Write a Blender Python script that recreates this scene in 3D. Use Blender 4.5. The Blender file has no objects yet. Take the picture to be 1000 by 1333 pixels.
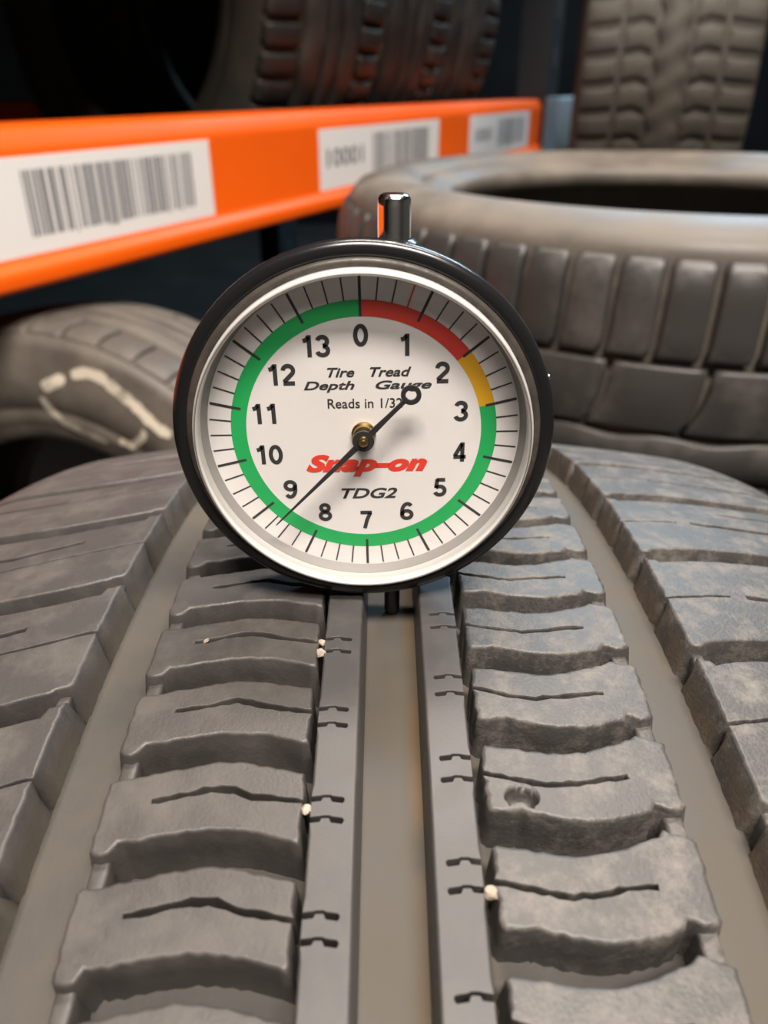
import bpy, bmesh, math, random
from mathutils import Vector, Matrix, noise
from mathutils.geometry import delaunay_2d_cdt

SC = bpy.context.scene
COL = SC.collection
MM = 0.001
CREST = 0.620                      # height of the measured tyre's crown above the floor
PI = math.pi

# ------------------------------------------------------------------ camera
cam_d = bpy.data.cameras.new('camera')
cam = bpy.data.objects.new('camera', cam_d)
COL.objects.link(cam)
SC.camera = cam
cam.location = (-0.0015, -0.1223, CREST + 0.0805)
cam.rotation_euler = (math.radians(90 - 29.0), 0, 0)
cam_d.sensor_fit = 'HORIZONTAL'
cam_d.sensor_width = 36.0
cam_d.lens = 36.0
cam_d.clip_start = 0.01
cam_d.clip_end = 60
cam_d.dof.use_dof = True
cam_d.dof.focus_distance = 0.126
cam_d.dof.aperture_fstop = 25.0

# ------------------------------------------------------------------ world, lights, exposure
SC.view_settings.view_transform = 'Standard'
SC.view_settings.look = 'None'
SC.view_settings.exposure = 0.0
SC.view_settings.gamma = 1.0
SC.view_settings.use_curve_mapping = False
world = bpy.data.worlds.new('warehouse_air')
SC.world = world
world.use_nodes = True
world.node_tree.nodes['Background'].inputs[0].default_value = (0.9, 0.8, 0.7, 1)
world.node_tree.nodes['Background'].inputs[1].default_value = 0.02


def area(name, loc, target, sx, sy, power, colour):
    d = bpy.data.lights.new(name, 'AREA')
    d.shape = 'RECTANGLE'
    d.size, d.size_y = sx, sy
    d.energy = power
    d.color = colour
    o = bpy.data.objects.new(name, d)
    COL.objects.link(o)
    o.location = loc
    o.rotation_euler = (Vector(target) - Vector(loc)).to_track_quat('-Z', 'Y').to_euler()
    return o


LAMP_WARM = (0.30, -0.82, 2.44)
LAMP_FILL = (0.35, 0.75, 2.44)  # added fill lamp, out of view, to brighten the tread tops from overhead
LAMP_COOL = (1.3, 2.9, 2.44)
area('lamp_light_warm', LAMP_WARM, (0.30, -0.82, 0), 1.3, 0.30, 126, (1.0, 0.90, 0.81))
area('fill_light_warm', LAMP_FILL, (0.35, 0.75, 0), 1.3, 0.22, 48, (1.0, 0.90, 0.81))
area('lamp_light_cool', LAMP_COOL, (1.3, 2.9, 0), 1.3, 0.30, 100, (0.55, 0.80, 1.0))


# ------------------------------------------------------------------ material helpers
def new_mat(name):
    m = bpy.data.materials.new(name)
    m.use_nodes = True
    nt = m.node_tree
    return m, nt, nt.nodes['Principled BSDF']


def plain(name, col, rough=0.5, metal=0.0, spec=0.5):
    m, nt, b = new_mat(name)
    b.inputs['Base Color'].default_value = (*col, 1)
    b.inputs['Roughness'].default_value = rough
    b.inputs['Metallic'].default_value = metal
    b.inputs['Specular IOR Level'].default_value = spec
    return m


def speckled(name, col, dust, scale=60.0, lo=0.45, hi=0.65, rough=0.55, grain=2500.0, bump=0.3, dist=0.0002,
             rough_dust=0.85, streak=None, amount=1.0, spec=0.5, fine=0.65):
    """a base colour with patches of dust of their own shape, and fine grain"""
    m, nt, b = new_mat(name)
    N, L = nt.nodes, nt.links
    tc = N.new('ShaderNodeTexCoord')
    oi = N.new('ShaderNodeObjectInfo')
    ad = N.new('ShaderNodeVectorMath')
    ad.operation = 'ADD'
    L.new(tc.outputs['Object'], ad.inputs[0])
    L.new(oi.outputs['Random'], ad.inputs[1])
    vec = ad.outputs[0]
    if streak:
        mp = N.new('ShaderNodeMapping')
        mp.inputs['Scale'].default_value = streak
        L.new(vec, mp.inputs[0])
        vec = mp.outputs[0]
    n1 = N.new('ShaderNodeTexNoise')
    n1.inputs['Scale'].default_value = scale
    n1.inputs['Detail'].default_value = 6 if fine < .7 else 10
    n1.inputs['Roughness'].default_value = fine
    L.new(vec, n1.inputs['Vector'])
    r = N.new('ShaderNodeMapRange')
    r.inputs[1].default_value, r.inputs[2].default_value = lo, hi
    r.inputs[4].default_value = amount
    L.new(n1.outputs['Fac'], r.inputs[0])
    mx = N.new('ShaderNodeMix')
    mx.data_type = 'RGBA'
    mx.inputs[6].default_value = (*col, 1)
    mx.inputs[7].default_value = (*dust, 1)
    L.new(r.outputs[0], mx.inputs[0])
    L.new(mx.outputs[2], b.inputs['Base Color'])
    rr = N.new('ShaderNodeMapRange')
    rr.inputs[3].default_value, rr.inputs[4].default_value = rough, rough_dust
    L.new(r.outputs[0], rr.inputs[0])
    L.new(rr.outputs[0], b.inputs['Roughness'])
    b.inputs['Specular IOR Level'].default_value = spec
    if bump:
        n2 = N.new('ShaderNodeTexNoise')
        n2.inputs['Scale'].default_value = grain
        n2.inputs['Detail'].default_value = 4
        L.new(tc.outputs['Object'], n2.inputs['Vector'])
        bp = N.new('ShaderNodeBump')
        bp.inputs['Strength'].default_value = bump
        bp.inputs['Distance'].default_value = dist
        L.new(n2.outputs['Fac'], bp.inputs['Height'])
        L.new(bp.outputs[0], b.inputs['Normal'])
    return m


M = {}
M['tread'] = speckled('worn_tread_rubber', (0.047, 0.043, 0.041), (0.080, 0.072, 0.064), 90, 0.45, 0.75, 0.46, 1900, 0.25, 0.00022, 0.7)
M['tread_dusty'] = speckled('dusty_tread_rubber', (0.050, 0.047, 0.045), (0.165, 0.148, 0.13), 150, 0.47, 0.72, 0.46, 1700, 0.4, 0.00026, 0.75, fine=0.82)
M['rib'] = speckled('smooth_rib_rubber', (0.048, 0.046, 0.046), (0.066, 0.062, 0.058), 150, 0.45, 0.75, 0.45, 2600, 0.15, 0.00015, 0.6)
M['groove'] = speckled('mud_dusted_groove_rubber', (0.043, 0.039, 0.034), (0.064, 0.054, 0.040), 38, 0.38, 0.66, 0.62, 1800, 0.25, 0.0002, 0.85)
nt = M['groove'].node_tree
N, L = nt.nodes, nt.links
b = N['Principled BSDF']
src = b.inputs['Base Color'].links[0].from_socket
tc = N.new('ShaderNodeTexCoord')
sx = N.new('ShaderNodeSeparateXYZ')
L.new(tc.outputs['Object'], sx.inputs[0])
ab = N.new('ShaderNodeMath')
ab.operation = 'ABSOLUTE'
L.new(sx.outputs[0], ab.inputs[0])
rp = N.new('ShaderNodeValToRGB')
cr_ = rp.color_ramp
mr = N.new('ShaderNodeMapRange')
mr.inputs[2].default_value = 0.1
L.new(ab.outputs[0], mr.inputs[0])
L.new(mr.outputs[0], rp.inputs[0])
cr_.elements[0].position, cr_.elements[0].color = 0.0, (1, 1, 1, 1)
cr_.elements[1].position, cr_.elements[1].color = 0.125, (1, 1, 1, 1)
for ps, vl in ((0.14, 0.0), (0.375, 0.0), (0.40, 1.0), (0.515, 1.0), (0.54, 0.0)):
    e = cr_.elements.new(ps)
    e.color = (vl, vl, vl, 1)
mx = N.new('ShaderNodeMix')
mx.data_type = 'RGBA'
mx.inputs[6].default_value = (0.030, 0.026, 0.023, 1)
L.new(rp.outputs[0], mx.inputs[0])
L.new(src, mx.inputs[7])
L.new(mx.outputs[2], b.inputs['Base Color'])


def add_mud(mat, lo, hi, colour, amount, signed=False, soft=0.0008):
    """dried mud caked on one strip of the tyre, between lo and hi mm from its centre line"""
    nt = mat.node_tree
    N, L = nt.nodes, nt.links
    b = N['Principled BSDF']
    src = b.inputs['Base Color'].links[0].from_socket
    tc = N.new('ShaderNodeTexCoord')
    sx = N.new('ShaderNodeSeparateXYZ')
    L.new(tc.outputs['Object'], sx.inputs[0])
    val = sx.outputs[0]
    if not signed:
        ab = N.new('ShaderNodeMath')
        ab.operation = 'ABSOLUTE'
        L.new(val, ab.inputs[0])
        val = ab.outputs[0]
    ms = []
    for edge, up in ((lo, True), (hi, False)):
        mr = N.new('ShaderNodeMapRange')
        mr.inputs[1].default_value, mr.inputs[2].default_value = edge * MM - soft, edge * MM + soft
        mr.inputs[3].default_value, mr.inputs[4].default_value = (0, 1) if up else (1, 0)
        L.new(val, mr.inputs[0])
        ms.append(mr)
    n = N.new('ShaderNodeTexNoise')
    n.inputs['Scale'].default_value = 70
    n.inputs['Detail'].default_value = 5
    L.new(tc.outputs['Object'], n.inputs['Vector'])
    nr = N.new('ShaderNodeMapRange')
    nr.inputs[1].default_value, nr.inputs[2].default_value = 0.3, 0.6
    nr.inputs[4].default_value = amount
    L.new(n.outputs['Fac'], nr.inputs[0])
    m1 = N.new('ShaderNodeMath')
    m1.operation = 'MULTIPLY'
    L.new(ms[0].outputs[0], m1.inputs[0])
    L.new(ms[1].outputs[0], m1.inputs[1])
    m2 = N.new('ShaderNodeMath')
    m2.operation = 'MULTIPLY'
    L.new(m1.outputs[0], m2.inputs[0])
    L.new(nr.outputs[0], m2.inputs[1])
    mx = N.new('ShaderNodeMix')
    mx.data_type = 'RGBA'
    mx.inputs[7].default_value = (*colour, 1)
    L.new(m2.outputs[0], mx.inputs[0])
    L.new(src, mx.inputs[6])
    L.new(mx.outputs[2], b.inputs['Base Color'])


add_mud(M['groove'], 2.4, 6.5, (0.105, 0.066, 0.030), 0.8, True)
M['shoulder_l'] = M['tread'].copy()
M['shoulder_r'] = M['tread_dusty'].copy()
add_mud(M['shoulder_l'], 40, 50.9, (0.060, 0.050, 0.036), 0.7, soft=0.0003)
add_mud(M['shoulder_r'], 40, 50.3, (0.115, 0.078, 0.046), 0.95, soft=0.0003)
M['old'] = speckled('old_tyre_rubber', (0.090, 0.078, 0.066), (0.16, 0.138, 0.112), 14, 0.42, 0.7, 0.5, 300, 0.2, 0.0006, 0.8)
M['old_dark'] = speckled('dark_tyre_rubber', (0.022, 0.021, 0.020), (0.05, 0.045, 0.038), 12, 0.48, 0.75, 0.5, 300, 0.2, 0.0006, 0.75)
M['shelf'] = speckled('shelf_tyre_sidewall', (0.050, 0.046, 0.038), (0.09, 0.08, 0.062), 9, 0.45, 0.75, 0.8, 300, 0.2, 0.0006, 0.9, spec=0.25)
M['old_block'] = speckled('lying_tyre_tread_rubber', (0.036, 0.034, 0.032), (0.075, 0.068, 0.06), 22, 0.5, 0.75, 0.42, 400, 0.2, 0.0005, 0.7)
M['old_mud'] = speckled('muddy_tyre_rubber', (0.037, 0.033, 0.026), (0.058, 0.050, 0.038), 16, 0.4, 0.7, 0.6, 300, 0.3, 0.0006, 0.85)
M['chalk'] = speckled('tyre_chalk', (0.62, 0.56, 0.45), (0.20, 0.18, 0.14), 60, 0.5, 0.72, 0.9, 500, 0.3, 0.0005, 0.9)
M['orange'] = speckled('orange_powder_coat', (0.88, 0.115, 0.003), (0.83, 0.105, 0.003), 6, 0.4, 0.7, 0.42, 400, 0.03, 0.0003, 0.46, spec=0.3)
M['post'] = plain('dark_blue_steel', (0.016, 0.020, 0.024), 0.5, 0.2)
M['blue'] = plain('grey_blue_steel', (0.17, 0.20, 0.22), 0.5)
M['sticker'] = plain('white_sticker', (0.80, 0.78, 0.76), 0.45)
M['ink'] = plain('black_ink', (0.035, 0.035, 0.038), 0.6)
M['ink_grey'] = plain('barcode_ink', (0.16, 0.16, 0.17), 0.55)
M['case'] = plain('black_gloss_plastic', (0.010, 0.010, 0.011), 0.23)
M['bezel'] = speckled('dirty_bezel_metal', (0.062, 0.053, 0.044), (0.032, 0.027, 0.023), 300, 0.42, 0.62, 0.34, 5000, 0.2, 0.0001, 0.6)
M['rim'] = plain('milky_acrylic', (0.86, 0.84, 0.82), 0.2)
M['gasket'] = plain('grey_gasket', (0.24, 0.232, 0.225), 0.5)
M['seam'] = plain('rim_seam_line', (0.22, 0.20, 0.185), 0.4)
M['dial'] = speckled('white_dial_card', (0.82, 0.80, 0.79), (0.76, 0.74, 0.72), 120, 0.5, 0.8, 0.5, 1000, 0.0)
M['green'] = plain('dial_green', (0.018, 0.42, 0.11), 0.5)
M['red'] = plain('dial_red', (0.66, 0.055, 0.04), 0.5)
M['yellow'] = plain('dial_yellow', (0.80, 0.42, 0.02), 0.5)
M['needle'] = plain('needle_black', (0.028, 0.028, 0.030), 0.4)
M['brass'] = plain('brass', (0.50, 0.36, 0.16), 0.28, 1.0)
M['chrome'] = plain('chrome', (0.88, 0.87, 0.86), 0.16, 1.0)
M['barrel'] = plain('black_barrel', (0.012, 0.012, 0.014), 0.35)
M['logo'] = plain('logo_red', (0.80, 0.055, 0.03), 0.5)
M['stone'] = speckled('pale_stone', (0.42, 0.37, 0.30), (0.26, 0.21, 0.16), 300, 0.4, 0.7, 0.8, 3000, 0.4, 0.0002)
M['concrete'] = speckled('concrete', (0.020, 0.019, 0.018), (0.03, 0.028, 0.026), 4, 0.4, 0.7, 0.85, 120, 0.2, 0.001, 0.95, spec=0.1)
M['wall'] = speckled('dark_painted_wall', (0.006, 0.006, 0.006), (0.009, 0.009, 0.009), 3, 0.4, 0.7, 0.9, 80, 0.1, 0.001, 0.95, spec=0.04)
M['paint'] = speckled('pale_painted_wall', (0.07, 0.066, 0.062), (0.06, 0.057, 0.053), 3, 0.4, 0.7, 0.8, 80, 0.1, 0.001)
M['galv'] = plain('galvanised_deck', (0.22, 0.22, 0.22), 0.5, 0.6)
M['housing'] = plain('lamp_housing', (0.6, 0.6, 0.6), 0.5)

_nt = M['rim'].node_tree
_p = _nt.nodes['Principled BSDF']
_tr = _nt.nodes.new('ShaderNodeBsdfTransparent')
_ms = _nt.nodes.new('ShaderNodeMixShader')
_ms.inputs[0].default_value = 0.50
_nt.links.new(_p.outputs[0], _ms.inputs[1])
_nt.links.new(_tr.outputs[0], _ms.inputs[2])
_nt.links.new(_ms.outputs[0], _nt.nodes['Material Output'].inputs[0])

# clear crystal: thin pane, transparent with a fresnel reflection
m, nt, b = new_mat('clear_crystal')
N, L = nt.nodes, nt.links
nt.nodes.remove(b)
tr = N.new('ShaderNodeBsdfTransparent')
tr.inputs[0].default_value = (0.97, 0.965, 0.96, 1)
gl = N.new('ShaderNodeBsdfGlossy')
gl.inputs['Roughness'].default_value = 0.05
lw = N.new('ShaderNodeLayerWeight')
lw.inputs[0].default_value = 0.5
pw = N.new('ShaderNodeMath')
pw.operation = 'POWER'
pw.inputs[1].default_value = 5.0
L.new(lw.outputs['Facing'], pw.inputs[0])
fr = N.new('ShaderNodeMath')
fr.operation = 'MULTIPLY_ADD'
fr.inputs[1].default_value = 0.95
fr.inputs[2].default_value = 0.04
L.new(pw.outputs[0], fr.inputs[0])
ms = N.new('ShaderNodeMixShader')
L.new(fr.outputs[0], ms.inputs[0])
L.new(tr.outputs[0], ms.inputs[1])
L.new(gl.outputs[0], ms.inputs[2])
L.new(ms.outputs[0], nt.nodes['Material Output'].inputs[0])
M['crystal'] = m


def glow(name, col, power):
    m, nt, b = new_mat(name)
    b.inputs['Base Color'].default_value = (0.8, 0.8, 0.8, 1)
    b.inputs['Emission Color'].default_value = (*col, 1)
    b.inputs['Emission Strength'].default_value = power
    return m


M['glow_warm'] = glow('warm_tube', (1.0, 0.90, 0.81), 10)
M['glow_cool'] = glow('cool_tube', (0.55, 0.8, 1.0), 10)


# ------------------------------------------------------------------ object helpers
def link(name, me, mat, parent=None, smooth=True):
    if mat is not None and not me.materials:
        me.materials.append(M[mat])
    if smooth and me.polygons:
        me.polygons.foreach_set('use_smooth', [True] * len(me.polygons))
    o = bpy.data.objects.new(name, me)
    COL.objects.link(o)
    if parent is not None:
        o.parent = parent
    return o


def mesh(name, verts, faces):
    me = bpy.data.meshes.new(name)
    me.from_pydata([(v[0] * MM, v[1] * MM, v[2] * MM) for v in verts], [], faces)
    me.validate()
    bm = bmesh.new()
    bm.from_mesh(me)
    bmesh.ops.recalc_face_normals(bm, faces=bm.faces)
    bm.to_mesh(me)
    bm.free()
    return me


def tag(o, label, cat, group=None):
    o['label'] = label
    o['category'] = cat
    if group:
        o['group'] = group
    return o


def thing(name, label, cat, matrix, group=None):
    o = bpy.data.objects.new(name, None)
    COL.objects.link(o)
    o.empty_display_size = 0.02
    o.matrix_world = matrix
    return tag(o, label, cat, group)


def struct(name, me, mat):
    o = link(name, me, mat, None, False)
    o['kind'] = 'structure'
    return o


def box(x0, x1, y0, y1, z0, z1):
    v = [(x, y, z) for x in (x0, x1) for y in (y0, y1) for z in (z0, z1)]
    f = [(0, 1, 3, 2), (4, 6, 7, 5), (0, 4, 5, 1), (2, 3, 7, 6), (0, 2, 6, 4), (1, 5, 7, 3)]
    return v, f


def boxes(name, lst, bevel=0.0):
    V, Fc = [], []
    for bx in lst:
        v, f = box(*bx)
        n = len(V)
        V += v
        Fc += [tuple(i + n for i in q) for q in f]
    me = mesh(name, V, Fc)
    if bevel:
        bm = bmesh.new()
        bm.from_mesh(me)
        bmesh.ops.bevel(bm, geom=list(bm.edges), offset=bevel * MM, segments=2, affect='EDGES', profile=0.5)
        bm.to_mesh(me)
        bm.free()
    return me


def lathe(name, prof, seg, axis='X', closed=True, centre=(0, 0, 0), caps=True):
    """prof: list of (along axis, radius)"""
    V, Fc = [], []
    n = len(prof)
    for k in range(seg):
        t = 2 * PI * k / seg
        for a, r in prof:
            p = (a, r * math.sin(t), r * math.cos(t))
            if axis == 'Y':
                p = (p[1], p[0], p[2])
            elif axis == 'Z':
                p = (p[1], p[2], p[0])
            V.append((p[0] + centre[0], p[1] + centre[1], p[2] + centre[2]))
    for k in range(seg):
        k2 = (k + 1) % seg
        for i in range(n if closed else n - 1):
            j = (i + 1) % n
            Fc.append((k * n + i, k * n + j, k2 * n + j, k2 * n + i))
    if not closed and caps:
        for e in (0, n - 1):
            if prof[e][1] > 1e-6:
                Fc.append(tuple(k * n + e for k in range(seg)))
    me = mesh(name, V, Fc)
    bm = bmesh.new()
    bm.from_mesh(me)
    bmesh.ops.remove_doubles(bm, verts=bm.verts, dist=1e-7)
    bmesh.ops.recalc_face_normals(bm, faces=bm.faces)
    bm.to_mesh(me)
    bm.free()
    return me


def sharp(me, ang=35):
    me.polygons.foreach_set('use_smooth', [True] * len(me.polygons))
    me.set_sharp_from_angle(angle=math.radians(ang))
    return me


def lerp_pts(pts, x):
    pts = sorted(pts)
    if x <= pts[0][0]:
        return pts[0][1]
    for (a, b), (c, d) in zip(pts, pts[1:]):
        if x <= c:
            return b + (d - b) * (x - a) / (c - a)
    return pts[-1][1]


# ------------------------------------------------------------------ setting
def wall(name, bx, mat):
    return struct(name, boxes(name, [bx]), mat)


wall('floor', (-2600, 3400, -2600, 4600, -60, 0), 'concrete')
wall('ceiling', (-2600, 3400, -2600, 4600, 2600, 2660), 'paint')
wall('wall_back', (-2600, 3400, 4600, 4680, 0, 2600), 'wall')
wall('wall_front', (-2600, 3400, -2680, -2600, 0, 2600), 'paint')
wall('wall_left', (-2680, -2600, -2600, 4600, 0, 2600), 'wall')
wall('wall_right', (3400, 3480, -2600, 4600, 0, 2600), 'paint')

for loc, tube, lab in ((LAMP_WARM, 'glow_warm', 'warm white ceiling batten lamp over the tyre being measured'),
                       (LAMP_FILL, 'glow_warm', 'added warm white batten lamp, out of view, that brightens the tread tops'),
                       (LAMP_COOL, 'glow_cool', 'cool white ceiling batten lamp near the dark back wall')):
    t = thing('ceiling_lamp', lab, 'lamp', Matrix.Translation((loc[0], loc[1], 2.6)))
    link('housing', boxes('lamp_housing', [(-680, 680, -125, 125, -60, 0)], 6), 'housing', t, False)
    link('diffuser', lathe('lamp_diffuser', [(-640, 20), (-636, 26), (636, 26), (640, 20)], 20, 'X', False, (0, 0, -86)), tube, t)
    for sx in (-1, 1):
        link('tube_holder', boxes('lamp_tube_holder', [(sx * 655 - 18, sx * 655 + 18, -30, 30, -118, -59)], 3), 'housing', t, False)


# ------------------------------------------------------------------ tread helpers
class Crown:
    """outer surface of a tyre whose axis is local X: lateral x, arc length s, depth below the tread"""

    def __init__(self, R, crown, xs, rs):
        self.R, self.crown, self.xs, self.rs = R, crown, xs, rs

    def drop(self, x):
        a = abs(x)
        d = a * a / (2 * self.crown)
        if a > self.xs:
            d += (a - self.xs) ** 2 / (2 * self.rs)
        return d

    def p(self, x, s, dep):
        r = self.R - self.drop(x) - dep
        t = s / self.R
        return (x, r * math.sin(t), r * math.cos(t))


def resample(poly, step):
    out = []
    poly = [q if len(q) == 3 else (q[0], q[1], 0) for q in poly]
    n = len(poly)
    for i in range(n):
        a, b = poly[i], poly[(i + 1) % n]
        d = math.hypot(b[0] - a[0], b[1] - a[1])
        k = max(1, int(round(d / step)))
        for j in range(k):
            out.append((a[0] + (b[0] - a[0]) * j / k, a[1] + (b[1] - a[1]) * j / k, a[2] if j == 0 else min(a[2], b[2])))
    return out


def normals2d(poly):
    n = len(poly)
    res = []
    for i in range(n):
        a, b, c = poly[i - 1], poly[i], poly[(i + 1) % n]
        e1 = Vector((b[1] - a[1], -(b[0] - a[0])))
        e2 = Vector((c[1] - b[1], -(c[0] - b[0])))
        if e1.length > 1e-9:
            e1.normalize()
        if e2.length > 1e-9:
            e2.normalize()
        v = e1 + e2
        if v.length < 1e-6:
            v = e1
        v.normalize()
        v = v / max(0.55, v.dot(e1))
        res.append(v)
    return res


def area2(poly):
    return 0.5 * sum(poly[i - 1][0] * poly[i][1] - poly[i][0] * poly[i - 1][1] for i in range(len(poly)))


def tread_piece(crown, outline, depth, inset=0.5, draft=None, jitter=0.0, step=1.6, seed=0, inner=2.4, dent=None, worn=0.0,
                ends=None):
    """verts, faces of a rubber block raised on the tyre: walls with draft, rounded top edges, a top that follows the crown"""
    if area2(outline) < 0:
        outline = outline[::-1]
    rnd = random.Random(seed)
    poly = resample(outline, step)
    sip = [q[2] for q in poly]
    poly = [(q[0], q[1]) for q in poly]
    nr = normals2d(poly)
    n = len(poly)
    is_end = [False] * n
    if ends:
        for i, q in enumerate(poly):
            if abs(q[1] - ends[0]) < 1e-6 or abs(q[1] - ends[1]) < 1e-6:
                is_end[i] = True
                nr[i] = Vector((math.copysign(1.0, nr[i].x) if abs(nr[i].x) > 0.3 else 0.0, 0.0))
    if jitter:
        poly = [q if is_end[i] else (q[0] + nr[i].x * rnd.uniform(-jitter, jitter * 0.5), q[1] + nr[i].y * rnd.uniform(-jitter, jitter * 0.5))
                for i, q in enumerate(poly)]
    df = draft or (lambda x, s, nx, ns: 0.15)
    V, Fc = [], []
    caps = set()
    rings = []
    for off, dep, dr in ((0, depth, 1.0), (0, depth * 0.45, 0.42), (0, inset, 0.06), (-inset * 0.3, inset * 0.28, 0), (-inset, 0, 0)):
        ring = []
        for i, q in enumerate(poly):
            if sip[i]:
                o = off * 0.22 - dr * 0.02                   # a sipe: crisp edge, parallel walls
            else:
                o = off + dr * df(q[0], q[1], nr[i].x, nr[i].y)
            x, s = q[0] + nr[i].x * o, q[1] + nr[i].y * o
            ring.append(len(V))
            d = dep
            if dep == 0:
                caps.add(len(V))
            if dep == 0 and worn:
                d += worn * (0.5 + 0.5 * noise.noise((x * 0.35, s * 0.35, seed * 3.1)))
            V.append((x, s, d))
        rings.append(ring)
    for a, b in zip(rings, rings[1:]):
        for i in range(n):
            j = (i + 1) % n
            if is_end[i] and is_end[j]:
                continue
            Fc.append((a[i], a[j], b[j], b[i]))
    top = rings[-1]
    pts = [Vector((V[i][0], V[i][1])) for i in top]
    edges = [(i, (i + 1) % n) for i in range(n)]
    extra = []
    if inner:
        x0, x1 = min(q.x for q in pts), max(q.x for q in pts)
        y0, y1 = min(q.y for q in pts), max(q.y for q in pts)
        y = y0 + inner * 0.6
        row = 0
        while y < y1:
            x = x0 + inner * (0.5 if row % 2 else 1.0)
            while x < x1:
                extra.append(Vector((x + rnd.uniform(-.2, .2) * inner, y + rnd.uniform(-.2, .2) * inner)))
                x += inner
            y += inner * 0.87
            row += 1
        if dent:
            for a in range(20):
                for rr in (0.2, 0.45, 0.65, 0.8, 0.92, 1.0, 1.15):
                    extra.append(Vector((dent[0] + dent[2] * rr * math.cos(a * PI / 10), dent[1] + dent[3] * rr * math.sin(a * PI / 10))))
    ov, oe, of, orig_v, _, _ = delaunay_2d_cdt(pts + extra, edges, [], 1, 1e-5)
    idx = []
    for k, v in enumerate(ov):
        src = [q for q in orig_v[k] if q < n]
        if src:
            idx.append(top[src[0]])
        else:
            d = 0.0
            if worn:
                d = worn * (0.5 + 0.5 * noise.noise((v.x * 0.35, v.y * 0.35, seed * 3.1)))
            if dent:
                q = math.hypot((v.x - dent[0]) / dent[2], (v.y - dent[1]) / dent[3])
                d += dent[4] * max(0.0, 1 - q ** 6) if q < 1 else 0
            idx.append(len(V))
            if d <= worn + .05:
                caps.add(len(V))
            V.append((v.x, v.y, d))
    for f in of:
        t = tuple(idx[i] for i in f)
        if len(set(t)) == len(t):
            Fc.append(t)
    return [crown.p(*q) for q in V], Fc, caps


def slot(path, w0, w1):
    """the outline that runs along one side of a narrow sipe to its blind end and back; path starts at the open end"""
    n = len(path)
    a, b = [], []
    for i, (x, s) in enumerate(path):
        w = 0.5 * (w0 + (w1 - w0) * i / (n - 1))
        a.append((x, s - w, 1))
        b.append((x, s + w, 1))
    return a + b[::-1]


def cap_normals(me, crown, caps):
    """tread tops shade as the crown of the tyre does, so that the rounded edges stay narrow"""
    nr = []
    for i, v in enumerate(me.vertices):
        if i in caps:
            x = v.co.x / MM
            sl = (crown.drop(x + .5) - crown.drop(x - .5))
            t = math.atan2(v.co.y, v.co.z)
            nr.append(Vector((sl, math.sin(t), math.cos(t))).normalized())
        else:
            nr.append(Vector((0, 0, 0)))
    me.polygons.foreach_set('use_smooth', [True] * len(me.polygons))
    me.normals_split_custom_set_from_vertices(nr)
    return me


def pieces_joined(name, base, angles, crown=None):
    V, Fc, cp = [], [], set()
    for a in angles:
        c, s = math.cos(a), math.sin(a)
        n = len(V)
        V += [(x, y * c + z * s, -y * s + z * c) for x, y, z in base[0]]
        Fc += [tuple(i + n for i in f) for f in base[1]]
        cp |= {i + n for i in base[2]}
    me = mesh(name, V, Fc)
    return cap_normals(me, crown, cp) if crown else me


# ------------------------------------------------------------------ the measured tyre
R0 = 310.0
CR = Crown(R0, 600.0, 92.0, 40.0)
NP = 128
PITCH = 2 * PI * R0 / NP            # 15.2 mm of tread per repeat
DEP = 7.0
tyre_z = CREST - R0 * MM
T0 = thing('tyre', 'worn upright tyre with the dial gauge standing on its tread', 'tyre', Matrix.Translation((0, 0, tyre_z)))


def carcass_profile(cr, depth, xs, halfw, rb, floor=None):
    R = cr.R
    pr = []
    k = 24 if floor is None else 208
    top = []
    for i in range(k + 1):
        x = -xs + 2 * xs * i / k
        top.append((x, R - cr.drop(x) - (floor(x) if floor else depth)))
    pr += top
    H = R - rb
    right = [(xs + (halfw - xs) * 0.35, R - cr.drop(xs) - depth * 0.55 - 2), (xs + (halfw - xs) * 0.72, R - cr.drop(xs) - 15),
             (halfw - 1.5, R - H * 0.38), (halfw, R - H * 0.48), (halfw - 2, R - H * 0.60), (halfw - 7, R - H * 0.72),
             (halfw - 9, R - H * 0.745), (halfw - 7.5, R - H * 0.76), (halfw - 12, R - H * 0.86), (halfw - 15, rb + 10), (halfw - 16, rb + 2), (halfw - 22, rb - 1)]
    inn = [(halfw - 33, rb), (halfw - 34, rb + 10), (halfw - 22, R - H * 0.70), (halfw - 12, R - H * 0.48), (halfw - 16, R - H * 0.3), (xs * 0.8, R - cr.drop(xs) - depth - 10)]
    pr += right + inn
    pr += [(0.0, R - depth - 11)]
    pr += [(-a, b) for a, b in (right + inn)[::-1]]
    return pr


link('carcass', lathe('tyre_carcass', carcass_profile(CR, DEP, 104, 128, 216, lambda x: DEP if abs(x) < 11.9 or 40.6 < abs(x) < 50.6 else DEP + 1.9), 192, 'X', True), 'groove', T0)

fL = [(-40, .3), (-39.4, -.3), (-38.2, -.45), (-37.2, 0.0), (-36.3, 1.3), (-33.5, 1.5), (-31, 2.1), (-27.5, 2.6), (-24.5, 2.9), (-19, 2.4), (-15, 1.4), (-12.5, .8)]
bL = [(-12.5, 11.3), (-15.5, 11.9), (-19, 12.7), (-22, 13.2), (-25, 13.3), (-28, 12.8), (-33, 11.9), (-37, 11.1), (-39.3, 10.9), (-40, 10.3)]
sL = [(-12.4, 6.6), (-16, 7.0), (-19.5, 7.7), (-22, 8.7), (-24, 9.0), (-26.5, 8.6), (-28.5, 8.2), (-31, 7.6), (-33.3, 7.3)]


def out_L(rnd):
    sp = [(x, s + rnd.uniform(-.15, .15)) for x, s in sL]
    w = [.55, .75, .85, 1.0, 1.0, .8, .55, .75, .6]
    lo = [(x, s - .5 * a, 1) for (x, s), a in zip(sp, w)]
    hi = [(x, s + .5 * a, 1) for (x, s), a in zip(sp, w)]
    return fL + lo + hi[::-1] + bL


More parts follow.
